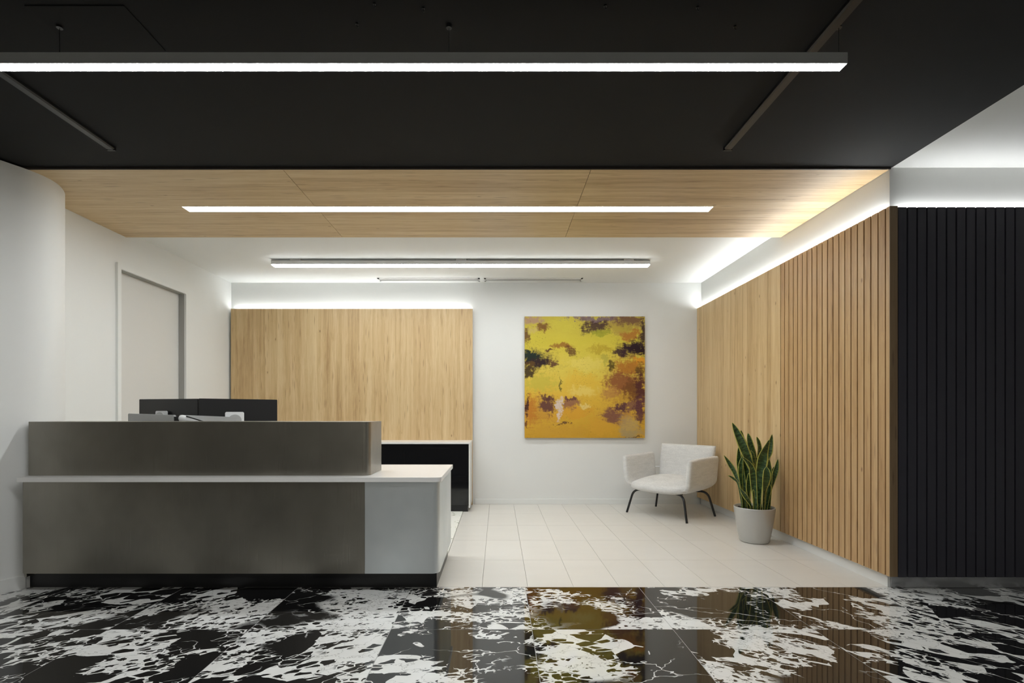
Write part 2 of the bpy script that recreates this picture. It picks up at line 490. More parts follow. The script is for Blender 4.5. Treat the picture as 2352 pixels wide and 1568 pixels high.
def boxvf(x0, x1, y0, y1, z0, z1):
    v = [(x0, y0, z0), (x1, y0, z0), (x1, y1, z0), (x0, y1, z0), (x0, y0, z1), (x1, y0, z1), (x1, y1, z1), (x0, y1, z1)]
    f = [(0, 3, 2, 1), (4, 5, 6, 7), (0, 1, 5, 4), (1, 2, 6, 5), (2, 3, 7, 6), (3, 0, 4, 7)]
    return v, f

def boxes(name, lst, mat, parent=None, origin=None):
    V, Fc = [], []
    for b in lst:
        v, f = boxvf(*b)
        n = len(V)
        V += v; Fc += [tuple(i + n for i in q) for q in f]
    return mesh_obj(name, V, Fc, mat, parent, origin)

def bevel_box(name, b, mat, parent=None, r=0.003, seg=2, origin=None):
    o = boxes(name, [b], mat, parent, origin)
    bm = bmesh.new(); bm.from_mesh(o.data)
    bmesh.ops.bevel(bm, geom=list(bm.edges), offset=r, segments=seg, affect='EDGES', profile=0.5)
    bm.to_mesh(o.data); bm.free()
    return o

def prism(name, outline, z0, z1, mat, parent=None, origin=None, smooth_side=False):
    n = len(outline)
    V = [(x, y, z0) for x, y in outline] + [(x, y, z1) for x, y in outline]
    Fc = [tuple(range(n - 1, -1, -1)), tuple(range(n, 2 * n))]
    for i in range(n):
        j = (i + 1) % n
        Fc.append((i, j, n + j, n + i))
    o = mesh_obj(name, V, Fc, mat, parent, origin)
    if smooth_side:
        for p in o.data.polygons:
            if abs(p.normal.z) < 0.5: p.use_smooth = True
        o.data.set_sharp_from_angle(angle=math.radians(35))
    return o

def arc(cx, cy, r, a0, a1, n=8):
    return [(cx + r * math.cos(math.radians(a0 + (a1 - a0) * i / n)), cy + r * math.sin(math.radians(a0 + (a1 - a0) * i / n))) for i in range(n + 1)]

def tube(path, r, seg=10, rads=None):
    V, Fc = [], []
    P = [Vector(p) for p in path]
    prev = None
    for i, p in enumerate(P):
        d = (P[min(i + 1, len(P) - 1)] - P[max(i - 1, 0)]).normalized()
        if prev is None:
            a = d.orthogonal().normalized()
        else:
            a = (prev - d * prev.dot(d)).normalized()
        prev = a
        b = d.cross(a)
        rr = rads[i] if rads else r
        for k in range(seg):
            t = 2 * math.pi * k / seg
            V.append(tuple(p + a * (rr * math.cos(t)) + b * (rr * math.sin(t))))
    for i in range(len(P) - 1):
        for k in range(seg):
            k2 = (k + 1) % seg
            Fc.append((i * seg + k, i * seg + k2, (i + 1) * seg + k2, (i + 1) * seg + k))
    Fc.append(tuple(range(seg - 1, -1, -1)))
    Fc.append(tuple((len(P) - 1) * seg + k for k in range(seg)))
    return V, Fc

def lathe(profile, cx, cy, seg=48):
    V, Fc = [], []
    n = len(profile)
    for k in range(seg):
        t = 2 * math.pi * k / seg
        for r, z in profile:
            V.append((cx + r * math.cos(t), cy + r * math.sin(t), z))
    for k in range(seg):
        k2 = (k + 1) % seg
        for i in range(n - 1):
            Fc.append((k * n + i, k2 * n + i, k2 * n + i + 1, k * n + i + 1))
    return V, Fc

def px(x, y, Y):
    """photo pixel at known depth Y -> world point"""
    return Vector(((x - VX) * Y / F, Y, H - (y - VY) * Y / F))

# ------------------------------------------------------------------ key dimensions
D0 = 3.302      # line where marble meets porcelain, front plane of the recess
DB = 6.364      # back wall
XL, XR = -3.42, 2.605
ZB = 2.79       # black ceiling
ZW = 2.775      # underside of wood ceiling
ZC = 2.835      # white ceiling
YW1 = 4.563     # rear edge of wood ceiling

# ------------------------------------------------------------------ structure
fl = struct(boxes('floor', [(-4.6, 4.6, -3.0, D0, -0.12, -0.012), (-4.6, 4.6, D0, DB + 0.15, -0.12, -0.012)], 'grout_light', origin=(0, 0, -0.012)))
# marble tiles
def share_tile(name, w, d, mat):
    me = bpy.data.meshes.new(name)
    v, f = boxvf(-w / 2, w / 2, -d / 2, d / 2, -0.012, 0)
    me.from_pydata(v, [], f)
    me.materials.append(M[mat])
    return me
MW = 0.7545
g = 0.0034
rows = [(2.654, D0), (1.8995, 2.654), (1.145, 1.8995), (0.39, 1.145)]
bounds = []
for (y0, y1) in rows:
    me = share_tile('marble_tile', MW - g, y1 - y0 - g, 'marble')
    for k in range(-6, 6):
        x0 = 0.181 + MW * k
        if x0 + MW > 4.6 or x0 < -4.6: continue
        link('marble_tile', me, fl, (x0 + MW / 2, (y0 + y1) / 2, 0))
o = boxes('marble_slab', [(-4.6, 4.6, -3.0, 0.389, -0.012, 0)], 'marble', fl, (0.3, -1, 0))
o['kind'] = 'stuff'
# joint bed under the marble is dark
boxes('grout_bed', [(-4.6, 4.6, 0.3, D0 - 0.001, -0.0119, -0.0008)], 'grout_dark', fl)
# porcelain tiles
TW, TD = 0.305, 0.6115
gp = 0.0022
me_full = share_tile('floor_tile', TW - gp, TD - gp, 'porcelain')
wl = XR - (-0.412 + TW * 9)
me_cut = share_tile('floor_tile', wl - gp, TD - gp, 'porcelain')
for r_ in range(5):
    y0 = D0 + 0.001 + TD * r_
    for c_ in range(10):
        x0 = -0.412 + TW * c_
        if c_ < 9: link('floor_tile', me_full, fl, (x0 + TW / 2, y0 + TD / 2, 0))
        else: link('floor_tile', me_cut, fl, (x0 + wl / 2, y0 + TD / 2, 0))
boxes('subfloor_screed', [(XL, -0.414, D0 + 0.001, DB, -0.0119, 0.0)], 'porcelain', fl)

# walls
struct(boxes('wall_back', [(XL - 0.2, XR + 0.2, DB, DB + 0.15, -0.012, ZC)], 'white_paint'))
DY0, DY1, DZ = 4.48, 5.41, 2.46          # door opening in left wall
struct(boxes('wall_left', [(XL - 0.18, XL, 3.6, DY0, -0.012, ZC), (XL - 0.18, XL, DY1, DB, -0.012, ZC), (XL - 0.18, XL, DY0, DY1, DZ, ZC)], 'white_paint'))
struct(boxes('wall_right', [(XR, XR + 0.15, D0, DB, -0.012, ZC)], 'white_paint'))
struct(boxes('wall_front_right', [(XR + 0.15, 4.6, D0, D0 + 0.15, -0.012, ZC)], 'white_paint'))
# rounded wall end on the left
def catmull(P, n=6):
    out = []
    for i in range(len(P) - 1):
        p0 = P[max(i - 1, 0)]; p1 = P[i]; p2 = P[i + 1]; p3 = P[min(i + 2, len(P) - 1)]
        for k in range(n):
            t = k / n
            out.append(tuple(0.5 * (2 * p1[j] + (p2[j] - p0[j]) * t + (2 * p0[j] - 5 * p1[j] + 4 * p2[j] - p3[j]) * t * t + (3 * p1[j] - p0[j] - 3 * p2[j] + p3[j]) * t ** 3) for j in (0, 1)))
    out.append(P[-1])
    return out
curve_pts = catmull([(-4.35, 1.6), (-4.0, 1.95), (-3.62, 2.4), (-3.36, 2.80), (-3.185, 3.17), (-3.125, 3.30), (-3.10, 3.41), (-3.112, 3.51), (-3.162, 3.615), (-3.225, 3.695), (-3.31, 3.755), (-3.42, 3.785)])
struct(prism('wall_rounded', curve_pts + [(-3.6, 3.785), (-4.6, 3.0), (-4.6, 1.6)], -0.012, ZW, 'white_paint', smooth_side=True))
struct(boxes('wall_lobby', [(-4.6, 4.6, -3.15, -3.0, -0.012, ZC)], 'lobby_wall'))
struct(boxes('wall_lobby_left', [(-4.75, -4.6, -3.0, 3.0, -0.012, ZC)], 'lobby_wall'))
struct(boxes('wall_lobby_right', [(4.6, 4.75, -3.0, D0 + 0.15, -0.012, ZC)], 'white_paint'))

# ceilings
struct(boxes('ceiling', [(-4.6, 2.62, -3.0, D0, ZB, ZB + 0.08)], 'black_paint'))
struct(boxes('ceiling_white', [(XL - 0.18, XR + 0.15, D0, DB + 0.15, ZC, ZC + 0.05)], 'ceiling_paint'))
struct(boxes('ceiling_side', [(2.62, 4.6, -3.0, D0, ZB, ZB + 0.08)], 'ceiling_paint'))
# rounded wall's black head strip above the wall
# baseboards
struct(bevel_box('baseboard_back', (-0.30, 2.59, DB - 0.014, DB, 0.0, 0.066), 'white_paint', r=0.002))
struct(bevel_box('baseboard_right', (XR - 0.012, XR, D0 + 0.002, DB - 0.014, 0.0, 0.088), 'white_gloss', r=0.002))
struct(bevel_box('baseboard_front', (XR + 0.002, 4.6, D0 - 0.012, D0, 0.0, 0.082), 'grey_base', r=0.002))
bb = []
ins = [p for p in curve_pts if p[1] < 3.30]
def offset_poly(P, d):
    out = []
    for i, p in enumerate(P):
        a = P[max(i - 1, 0)]; b = P[min(i + 1, len(P) - 1)]
        t = Vector((b[0] - a[0], b[1] - a[1])).normalized()
        out.append((p[0] + t.y * d, p[1] - t.x * d))
    return out
struct(prism('baseboard_left', ins + offset_poly(ins, 0.012)[::-1], 0.0, 0.088, 'white_paint', smooth_side=True))
struct(bevel_box('baseboard_side', (XL, XL + 0.012, 3.80, DY0 - 0.05, 0.0, 0.066), 'white_paint', r=0.002))

# door in the left wall
dr = struct(boxes('door_1', [(XL - 0.10, XL - 0.06, DY0, DY1, 0.004, DZ)], 'door_paint'))
tr = struct(boxes('trim_1', [(XL, XL + 0.021, DY0 - 0.042, DY0, 0.0, DZ + 0.05), (XL, XL + 0.021, DY1, DY1 + 0.042, 0.0, DZ + 0.05), (XL, XL + 0.021, DY0, DY1, DZ, DZ + 0.05)], 'white_paint'))
plain('jamb_paint', (0.36, 0.355, 0.33), 0.5, var=0.02)
boxes('jamb', [(XL - 0.058, XL, DY1 - 0.004, DY1, 0.004, DZ - 0.004), (XL - 0.058, XL, DY0, DY1, DZ - 0.004, DZ)], 'jamb_paint', dr)
V, Fc = tube([(XL - 0.06, DY0 + 0.07, 1.0), (XL - 0.02, DY0 + 0.07, 1.0), (XL - 0.012, DY0 + 0.08, 1.0), (XL - 0.012, DY0 + 0.19, 1.0)], 0.009)
mesh_obj('door_handle', V, Fc, 'aluminium', dr, smooth=True)

# wood ceiling raft: three boards side by side with a slot for the recessed light
RX0, RX1, RY0, RY1 = -2.48, 1.69, 3.884, 3.988
wc = thing('wood_ceiling_raft', 'oak veneer ceiling boards lowered above the reception desk', 'ceiling panel', (0, 0, ZW))
seams = [-3.42, -1.43, 0.617, XR - 0.003]
for i in range(3):
    a, b = seams[i] + 0.0015, seams[i + 1] - 0.0015
    L = [(a, b, D0, RY0, ZW, ZC), (a, b, RY1, YW1, ZW, ZC)]
    if a < RX0: L.append((a, RX0, RY0, RY1, ZW, ZC))
    if b > RX1: L.append((RX1, b, RY0, RY1, ZW, ZC))
    boxes('board', L, 'oak_ceiling', wc, ((a + b) / 2, (D0 + YW1) / 2, ZW))
boxes('edge_strip', [(XL, XR, D0 - 0.012, D0, ZW, ZB)], 'dark_edge', wc)

# ------------------------------------------------------------------ slatted oak cladding on the right wall
PF = 2.55            # slat face
P0Y = 3.234          # front end of the cladding
ZP0, ZP1 = 0.092, 2.505
PITCH, GAP = 0.0638, 0.0105
SL_END = P0Y + 0.0335 + 19 * PITCH
cl = thing('oak_wall_cladding', 'oak wall cladding with vertical slats and a plain panel behind the armchair', 'wall panel', (2.58, 4.8, ZP0))
boxes('backing_board', [(PF + 0.016, PF + 0.032, P0Y + 0.001, DB - 0.002, ZP0, ZP1 - 0.004)], 'oak_edge', cl)
boxes('flat_panel', [(PF, PF + 0.016, SL_END + 0.004, DB - 0.002, ZP0, ZP1)], 'oak_vertical', cl, (PF, 5.4, ZP0))
me = bpy.data.meshes.new('slat')
v, f = boxvf(0, 0.016, -(PITCH - GAP) / 2, (PITCH - GAP) / 2, 0, ZP1 - ZP0)
me.from_pydata(v, [], f); me.materials.append(M['oak_slat'])
for k in range(19):
    yc = P0Y + 0.0335 + PITCH * (k + 0.5)
    link('slat', me, cl, (PF, yc, ZP0))
boxes('end_slat', [(PF, PF + 0.016, P0Y + 0.001, P0Y + 0.0335 - GAP / 2, ZP0, ZP1)], 'oak_slat', cl, (PF, P0Y, ZP0))
boxes('end_cap', [(PF, PF + 0.051, P0Y - 0.004, P0Y + 0.0008, ZP0, ZP1)], 'oak_edge', cl, (PF, P0Y, ZP0))

# black slats on the front wall
bk = thing('black_wall_cladding', 'black slatted wall cladding beside the oak corner', 'wall panel', (3.2, 3.26, ZP0 - 0.004))
boxes('backing_board', [(PF + 0.0515, 4.55, P0Y + 0.018, P0Y + 0.034, ZP0 - 0.004, ZP1 - 0.004)], 'black_slat', bk)
me = bpy.data.meshes.new('slat')
v, f = boxvf(-(PITCH - GAP) / 2, (PITCH - GAP) / 2, 0, 0.018, 0, ZP1 - ZP0 - 0.002)
me.from_pydata(v, [], f); me.materials.append(M['black_slat'])
for k in range(30):
    link('slat', me, bk, (PF + 0.0535 + PITCH * (k + 0.5), P0Y, ZP0 - 0.004))

# oak panel behind the desk
pb = boxes('oak_back_panel', [(XL + 0.03, -0.323, 6.298, 6.316, 0.0, 2.488)], 'oak_vertical')
tag(pb, 'large plain oak wall panel above the black credenza', 'wall panel')

# LED strips lying behind the tops of the panels
def led(label, b, mat, z):
    x0, x1, y0, y1 = b
    t = thing('led_strip', label, 'light strip', ((x0 + x1) / 2, (y0 + y1) / 2, z))
    boxes('profile', [(x0, x1, y0, y1, z - 0.014, z)], 'aluminium', t)
    boxes('emitter', [(x0 + 0.001, x1 - 0.001, y0 + 0.001, y1 - 0.001, z, z + 0.002)], mat, t)
led('light strip hidden behind the top of the oak slat cladding', (PF + 0.034, XR - 0.003, P0Y + 0.08, DB - 0.03), 'led_right', ZP1 - 0.008)
led('light strip hidden behind the top of the oak panel over the credenza', (XL + 0.06, -0.36, 6.322, 6.358), 'led_back', 2.488 - 0.008)
led('light strip hidden behind the top of the black slats', (2.64, 4.5, P0Y + 0.036, D0 - 0.003), 'led_black', ZP1 - 0.008)

# ------------------------------------------------------------------ linear lights
PD, PZ = 2.07, 2.6135
def pendant(label, x0, x1, y0, w, z, mat, cables, group=None):
    t = thing('linear_pendant_light', label, 'pendant light', ((x0 + x1) / 2, y0 + w / 2, z), group)
    hh = 0.0455
    boxes('housing', [(x0, x1, y0, y0 + 0.003, z, z + hh), (x0, x1, y0 + w - 0.003, y0 + w, z, z + hh), (x0, x0 + 0.003, y0 + 0.003, y0 + w - 0.003, z, z + hh), (x1 - 0.003, x1, y0 + 0.003, y0 + w - 0.003, z, z + hh), (x0 + .003, x1 - .003, y0 + .003, y0 + w - .003, z + hh - 0.003, z + hh)], 'housing_grey', t)
    boxes('diffuser', [(x0 + .003, x1 - .003, y0 + .003, y0 + w - .003, z - 0.001, z + 0.006)], mat, t)
    for cxx in cables:
        V, Fc = tube([(cxx, y0 + w / 2, z + hh), (cxx, y0 + w / 2, ZB)], 0.0012, 6)
        cb = mesh_obj('cable', V, Fc, 'cable', t)
        V, Fc = tube([(cxx, y0 + w / 2, ZB - 0.012), (cxx, y0 + w / 2, ZB)], 0.012, 12)
        mesh_obj('ceiling_cup', V, Fc, 'black_metal', cb)
        V, Fc = tube([(cxx, y0 + w / 2, z + hh), (cxx, y0 + w / 2, z + hh + 0.01)], 0.004, 8)
        mesh_obj('gripper', V, Fc, 'aluminium', cb)
    return t
pendant('long slim linear pendant light hanging from the black ceiling', -2.45, 1.458, PD, 0.0495, PZ, 'lamp_pendant', (-0.207, 1.438, -1.85))
pendant('added unseen linear pendant behind the camera, brightening the desk front', -2.45, 1.458, -0.9, 0.0495, PZ, 'lamp_added_fill', (-0.207, 1.438, -1.85))  # unseen extra pendant, added behind the camera as fill for the desk front
# recessed light in the wood ceiling
t = thing('recessed_linear_light', 'long recessed linear light set flush in the oak ceiling', 'ceiling light', ((RX0 + RX1) / 2, (RY0 + RY1) / 2, ZW))
boxes('diffuser', [(RX0 + 0.004, RX1 - 0.004, RY0 + 0.004, RY1 - 0.004, ZW + 0.004, ZW + 0.012)], 'lamp_recess', t)
boxes('frame', [(RX0, RX1, RY0, RY0 + 0.004, ZW - 0.0005, ZW + 0.03), (RX0, RX1, RY1 - 0.004, RY1, ZW - 0.0005, ZW + 0.03), (RX0, RX0 + 0.004, RY0 + 0.004, RY1 - 0.004, ZW - 0.0005, ZW + 0.03), (RX1 - 0.004, RX1, RY0 + 0.004, RY1 - 0.004, ZW - 0.0005, ZW + 0.03)], 'housing_white', t)
# surface light on the white ceiling
SY, SX0, SX1 = 5.38, -2.459, 1.647
t = thing('surface_linear_light', 'white surface-mounted linear light on the white ceiling', 'ceiling light', ((SX0 + SX1) / 2, SY + 0.045, 2.77))
boxes('housing', [(SX0, SX1, SY, SY + 0.003, 2.776, 2.818), (SX0, SX1, SY + 0.087, SY + 0.09, 2.776, 2.818), (SX0, SX0 + 0.003, SY, SY + 0.09, 2.776, 2.818), (SX1 - 0.003, SX1, SY, SY + 0.09, 2.776, 2.818), (SX0, SX1, SY, SY + 0.09, 2.815, 2.818)], 'housing_white', t)
boxes('diffuser', [(SX0 + 0.001, SX1 - 0.001, SY + 0.001, SY + 0.089, 2.768, 2.776)], 'lamp_surface', t)
for xx in (-2.2, -0.4, 1.42):
    boxes('mount', [(xx - 0.055, xx + 0.055, SY + 0.004, SY + 0.086, 2.818, ZC)], 'housing_white', t)
# slot diffusers near the back wall
for (x0, x1, lab) in ((-1.496, -0.228, 'white slot air diffuser in the ceiling above the oak back panel'), (-0.173, 1.05, 'white slot air diffuser in the ceiling near the painting')):
    y0, y1 = 6.14, 6.285
    t = thing('slot_diffuser', lab, 'air vent', ((x0 + x1) / 2, 6.21, ZC), 'slot diffusers in the white ceiling')
    boxes('frame', [(x0, x1, y0, y0 + 0.042, ZC - 0.006, ZC), (x0, x1, y1 - 0.042, y1, ZC - 0.006, ZC), (x0, x0 + 0.02, y0, y1, ZC - 0.006, ZC), (x1 - 0.02, x1, y0, y1, ZC - 0.006, ZC), (x0, x1, 6.207, 6.218, ZC - 0.004, ZC)], 'housing_white', t)
    boxes('slot', [(x0 + 0.02, x1 - 0.02, y0 + 0.042, 6.207, ZC - 0.0015, ZC)], 'slot_dark', t)
    boxes('slot', [(x0 + 0.02, x1 - 0.02, 6.218, y1 - 0.042, ZC - 0.0015, ZC)], 'slot_dark', t)

# black ceiling fittings
for (x0, x1, lab) in ((1.385, 1.432, 'slim black surface conduit on the black ceiling crossing above the pendant light'), (-2.395, -2.348, 'slim black surface conduit on the black ceiling near the rounded wall')):
    t = thing('ceiling_conduit', lab, 'conduit', ((x0 + x1) / 2, 2.0, ZB))
    V, Fc = [], []
    prof = [(0, 0), (0, -0.014), (0.006, -0.022), (x1 - x0 - 0.006, -0.022), (x1 - x0, -0.014), (x1 - x0, 0)]
    for yy in (0.6, 3.04):
        V += [(x0 + a, yy, ZB + b) for a, b in prof]
    n = len(prof)
    Fc = [tuple(range(n)), tuple(range(2 * n - 1, n - 1, -1))] + [(i, (i + 1) % n, n + (i + 1) % n, n + i) for i in range(n)]
    mesh_obj('raceway', V, Fc, 'black_satin' if 'black_satin' in M else 'black_plastic', t)
    boxes('end_cap', [(x0 - 0.002, x1 + 0.002, 3.04, 3.05, ZB - 0.024, ZB)], 'black_plastic', t)
tag(bevel_box('ceiling_access_panel', (-1.90, -1.50, 1.99, 2.24, ZB - 0.004, ZB), 'black_paint', r=0.0015), 'flat black access panel on the black ceiling', 'access panel')
for (x, y) in ((860, 8), (972, 18), (1390, 12), (1602, 16), (1688, 60), (820, 54)):
    d = F * (ZB - H) / (VY - y)
    xx = (x - VX) * d / F
    hk = thing('ceiling_hook', 'tiny black hook stub fixed under the black ceiling', 'ceiling hook', (xx, d, ZB), 'hook stubs on the black ceiling')
    V, Fc = tube([(xx, d, ZB), (xx, d, ZB - 0.005)], 0.006, 10)
    mesh_obj('rosette', V, Fc, 'black_metal', hk)
    V, Fc = tube([(xx, d, ZB - 0.004), (xx, d, ZB - 0.012), (xx + 0.003, d, ZB - 0.016), (xx + 0.006, d, ZB - 0.013)], 0.0018, 6)
    mesh_obj('shank', V, Fc, 'black_metal', hk)

# ------------------------------------------------------------------ reception desk
desk = thing('reception_desk', 'reception desk clad in dark steel with white slab and raised steel counter', 'reception desk', (-1.75, 3.6, 0))
ZS1 = 0.7455; ZS0 = ZS1 - 0.031
prism('plinth', [(-3.114, D0), (-0.408, D0), (-0.408, 4.03), (-3.09, 4.03), (-3.09, 3.36)], 0.0, 0.1226, 'black_laminate', desk)
FYb = 3.2
XJ = -0.859
def sheet(pts, th):
    return pts + offset_poly(pts, -th)[::-1]
front_left = arc(-3.057, FYb + 0.02, 0.02, 180, 270, 5) + [(XJ - 0.0015, FYb)]
prism('front_panel', sheet(front_left, 0.016), 0.1226, ZS0, 'dark_steel', desk, smooth_side=True)
boxes('left_return', [(-3.075, -3.06, FYb + 0.022, 3.34, 0.094, ZS0)], 'dark_steel', desk)
crn = [(XJ, FYb)] + arc(-0.429, FYb + 0.05, 0.05, 270, 360, 8) + [(-0.379, 3.985)]
prism('corner_panel', sheet(crn, 0.016), 0.1226, ZS0, 'pale_steel', desk, smooth_side=True)
boxes('inner_carcass', [(-3.05, -0.397, FYb + 0.018, 3.55, 0.1227, ZS0 - 0.001)], 'black_laminate', desk)
slab = [(-3.085, 4.0), (-3.085, 3.18)] + arc(-0.364 - 0.035, 3.18 + 0.035, 0.035, 270, 360, 6) + [(-0.364, 3.993)]
sl = prism('worktop', slab, ZS0, ZS1, 'white_quartz', desk, smooth_side=True)
ris = [(-3.094, 3.60), (-3.094, 3.27)] + arc(-0.846 - 0.045, 3.27 + 0.045, 0.045, 270, 360, 8) + [(-0.846, 3.60)]
rz = prism('raised_counter', ris, ZS1, 1.101, 'dark_steel', desk, smooth_side=True)
for o in (sl, rz):
    md = o.modifiers.new('bevel', 'BEVEL'); md.width = 0.0015; md.segments = 2; md.limit_method = 'ANGLE'; md.angle_limit = math.radians(60)

# monitors on an arm
def monitor(label, pa, pb_, ztop, hgt):
    a = Vector(pa); b = Vector(pb_)
    d = (b - a).normalized(); n = Vector((d.y, -d.x))       # towards the camera side
    if n.y > 0: n = -n
    base = (a + b) / 2
    t = thing('monitor', label, 'monitor', (base.x, base.y, ztop - hgt), 'monitors on the reception desk')
    def slabm(name, i0, i1, n0, n1, z0, z1, mat, par):
        L = (b - a).length
        P = [a + d * i0 + n * n0, a + d * i1 + n * n0, a + d * i1 + n * n1, a + d * i0 + n * n1]
        o = prism(name, [(q.x, q.y) for q in P], z0, z1, mat, par)
        bm = bmesh.new(); bm.from_mesh(o.data)
        bmesh.ops.bevel(bm, geom=list(bm.edges), offset=0.003, segments=2, affect='EDGES')
        bm.to_mesh(o.data); bm.free()
        return o
    L = (b - a).length
    slabm('back_cover', 0, L, -0.012, 0.012, ztop - hgt, ztop, 'black_plastic', t)
    slabm('screen', 0.006, L - 0.006, -0.018, -0.0125, ztop - hgt + 0.008, ztop - 0.006, 'black_lacquer', t)
    slabm('rear_housing', L * 0.22, L * 0.78, 0.0125, 0.03, ztop - hgt + 0.05, ztop - 0.17, 'black_plastic', t)
    return a, b, d, n
ma = monitor('black monitor back beside the white doorway wall', (-2.837, 3.937), (-2.283, 3.793), 1.2685, 0.33)
mb_ = monitor('black monitor back overlapping the oak panel', (-2.265, 3.755), (-1.817, 4.08), 1.2695, 0.33)
arm = thing('dual_monitor_stand', 'white and silver dual monitor arm behind the steel counter', 'monitor stand', (-2.26, 3.66, ZS1))
def obeam(name, p0, p1, w, hgt0, hgt1, mat, par):
    """flat beam from p0 to p1 (3d centre points), w deep in plan, height tapering"""
    p0 = Vector(p0); p1 = Vector(p1)
    d = (p1 - p0); d.z = 0; d.normalize(); n = Vector((d.y, -d.x, 0))
    V = []
    for p, hh in ((p0, hgt0), (p1, hgt1)):
        for s, q in ((-1, -1), (1, -1), (1, 1), (-1, 1)):
            V.append(tuple(p + n * (s * w / 2) + Vector((0, 0, q * hh / 2))))
    Fc = [(0, 1, 2, 3), (7, 6, 5, 4), (0, 4, 5, 1), (1, 5, 6, 2), (2, 6, 7, 3), (3, 7, 4, 0)]
    o = mesh_obj(name, V, Fc, mat, par)
    bm = bmesh.new(); bm.from_mesh(o.data)
    bmesh.ops.bevel(bm, geom=list(bm.edges), offset=0.004, segments=2, affect='EDGES')
    bm.to_mesh(o.data); bm.free()
    return o
AY = 3.655
pL0 = px(297, 958.5, AY + 0.03); pL1 = px(402, 961.5, AY - 0.01)
obeam('arm_segment', pL0, pL1, 0.03, 0.06, 0.056, 'silver_plastic', arm)
pR0 = px(412, 960.5, AY + 0.01); pR1 = px(543, 965, AY + 0.19)
obeam('arm_segment', pR0, pR1, 0.024, 0.052, 0.05, 'silver_plastic', arm)
j0 = px(406, 961, AY)
V, Fc = tube([(j0.x, j0.y, j0.z - 0.026), (j0.x, j0.y, j0.z + 0.014)], 0.021, 20)
mesh_obj('pivot', V, Fc, 'black_plastic', arm)
k0 = px(420, 961, AY - 0.022); k1 = px(480, 979, AY - 0.03)
V, Fc = tube([k0.lerp(k1, q) for q in (-0.13, -0.115, -0.07, 0.0, 0.3, 1.0)], 0.022, 18, [0.006, 0.016, 0.024, 0.027, 0.026, 0.022])
mesh_obj('lower_arm', V, Fc, 'white_plastic', arm, smooth=True)
k2 = px(428, 955.5, AY - 0.04); k3 = px(472, 969.5, AY - 0.05)
V, Fc = tube([k2, k2.lerp(k3, .5), k3], 0.0045, 8)
mesh_obj('cable_channel', V, Fc, 'black_plastic', arm)
V, Fc = tube([(k1.x, k1.y, ZS1 + 0.004), (k1.x, k1.y, k1.z + 0.01)], 0.018, 16)
mesh_obj('pole', V, Fc, 'aluminium', arm)
bevel_box('base_clamp', (k1.x - 0.05, k1.x + 0.05, k1.y - 0.022, k1.y + 0.07, ZS1, ZS1 + 0.02), 'aluminium', arm)
def vesa(mm, frac, zc, half):
    a, b, d, n = mm
    c = a + d * ((b - a).length * frac) + n * 0.034
    ol = []
    for (sx, sz, a0) in ((1, 1, 0), (-1, 1, 90), (-1, -1, 180), (1, -1, 270)):
        ol += arc(sx * (half - 0.012), sz * (half - 0.012), 0.012, a0, a0 + 90, 5)
    k_ = len(ol)
    V = []
    for off in (-0.0035, 0.0035):
        for (e, z) in ol:
            q = c + d * e + n * off
            V.append((q.x, q.y, zc + z))
    Fc = [tuple(range(k_)), tuple(range(2 * k_ - 1, k_ - 1, -1))] + [(i, (i + 1) % k_, k_ + (i + 1) % k_, k_ + i) for i in range(k_)]
    mesh_obj('vesa_plate', V, Fc, 'white_plastic', arm)
    c2 = c + n * 0.004
    V, Fc = tube([(c2.x, c2.y, zc), (c2.x + n.x * 0.014, c2.y + n.y * 0.014, zc)], 0.046, 28)
    hb = mesh_obj('tilt_hub', V, Fc, 'silver_plastic', arm)
    V, Fc = tube([(c2.x + n.x * 0.014, c2.y + n.y * 0.014, zc - 0.012), (c2.x + n.x * 0.022, c2.y + n.y * 0.022, zc - 0.012)], 0.012, 12)
    mesh_obj('screw', V, Fc, 'aluminium', hb)
vesa(ma, 0.436, 1.12, 0.056)
vesa(mb_, 0.43, 1.102, 0.066)

# ------------------------------------------------------------------ credenza
CT = 0.822
CF = 5.84
tag(bevel_box('credenza_worktop', (XL + 0.004, -0.326, CF - 0.012, 6.296, CT - 0.022, CT), 'white_quartz', r=0.002), 'white stone worktop running along the black credenza', 'worktop')
cw = (-0.345 - (XL + 0.02)) / 4
for i in range(4):
    x1 = -0.345 - cw * i; x0 = x1 - cw
    lab = ['black gloss credenza cabinet with pale end panel, at the open floor end', 'black gloss credenza cabinet next to the end cabinet', 'black gloss credenza cabinet behind the monitors', 'black gloss credenza cabinet against the doorway wall'][i]
    t = thing('credenza_cabinet', lab, 'cabinet', ((x0 + x1) / 2, 6.06, 0), 'black credenza cabinets')
    boxes('carcass', [(x0 + 0.001, x1 - 0.001, CF + 0.02, 6.296, 0.075, CT - 0.0225)], 'black_laminate', t)
    boxes('toe_kick', [(x0 + 0.001, x1 - (0.012 if i == 0 else 0.001), CF + 0.026, 6.28, 0.0, 0.0748)], 'black_laminate', t)
    for (z0, z1) in ((0.08, 0.432), (0.436, CT - 0.026)):
        d_ = bevel_box('drawer', (x0 + 0.0015, x1 - 0.0015, CF, CF + 0.0195, z0, z1), 'black_lacquer', t, r=0.0012)
        boxes('finger_pull', [(x0 + 0.22, x1 - 0.22, CF - 0.004, CF, z1 - 0.045, z1 - 0.041)], 'black_metal', d_)
    if i == 0:
        bevel_box('end_panel', (x1, x1 + 0.016, CF - 0.004, 6.296, 0.05, CT - 0.0225), 'white_gloss', t, r=0.001)

# printed floor mat behind the desk
rg = boxes('floor_mat', [(-3.30, -0.415, 4.06, 5.855, 0.0, 0.005)], 'rug')
tag(rg, 'white floor mat with green and black leaf print between desk and credenza', 'floor mat')

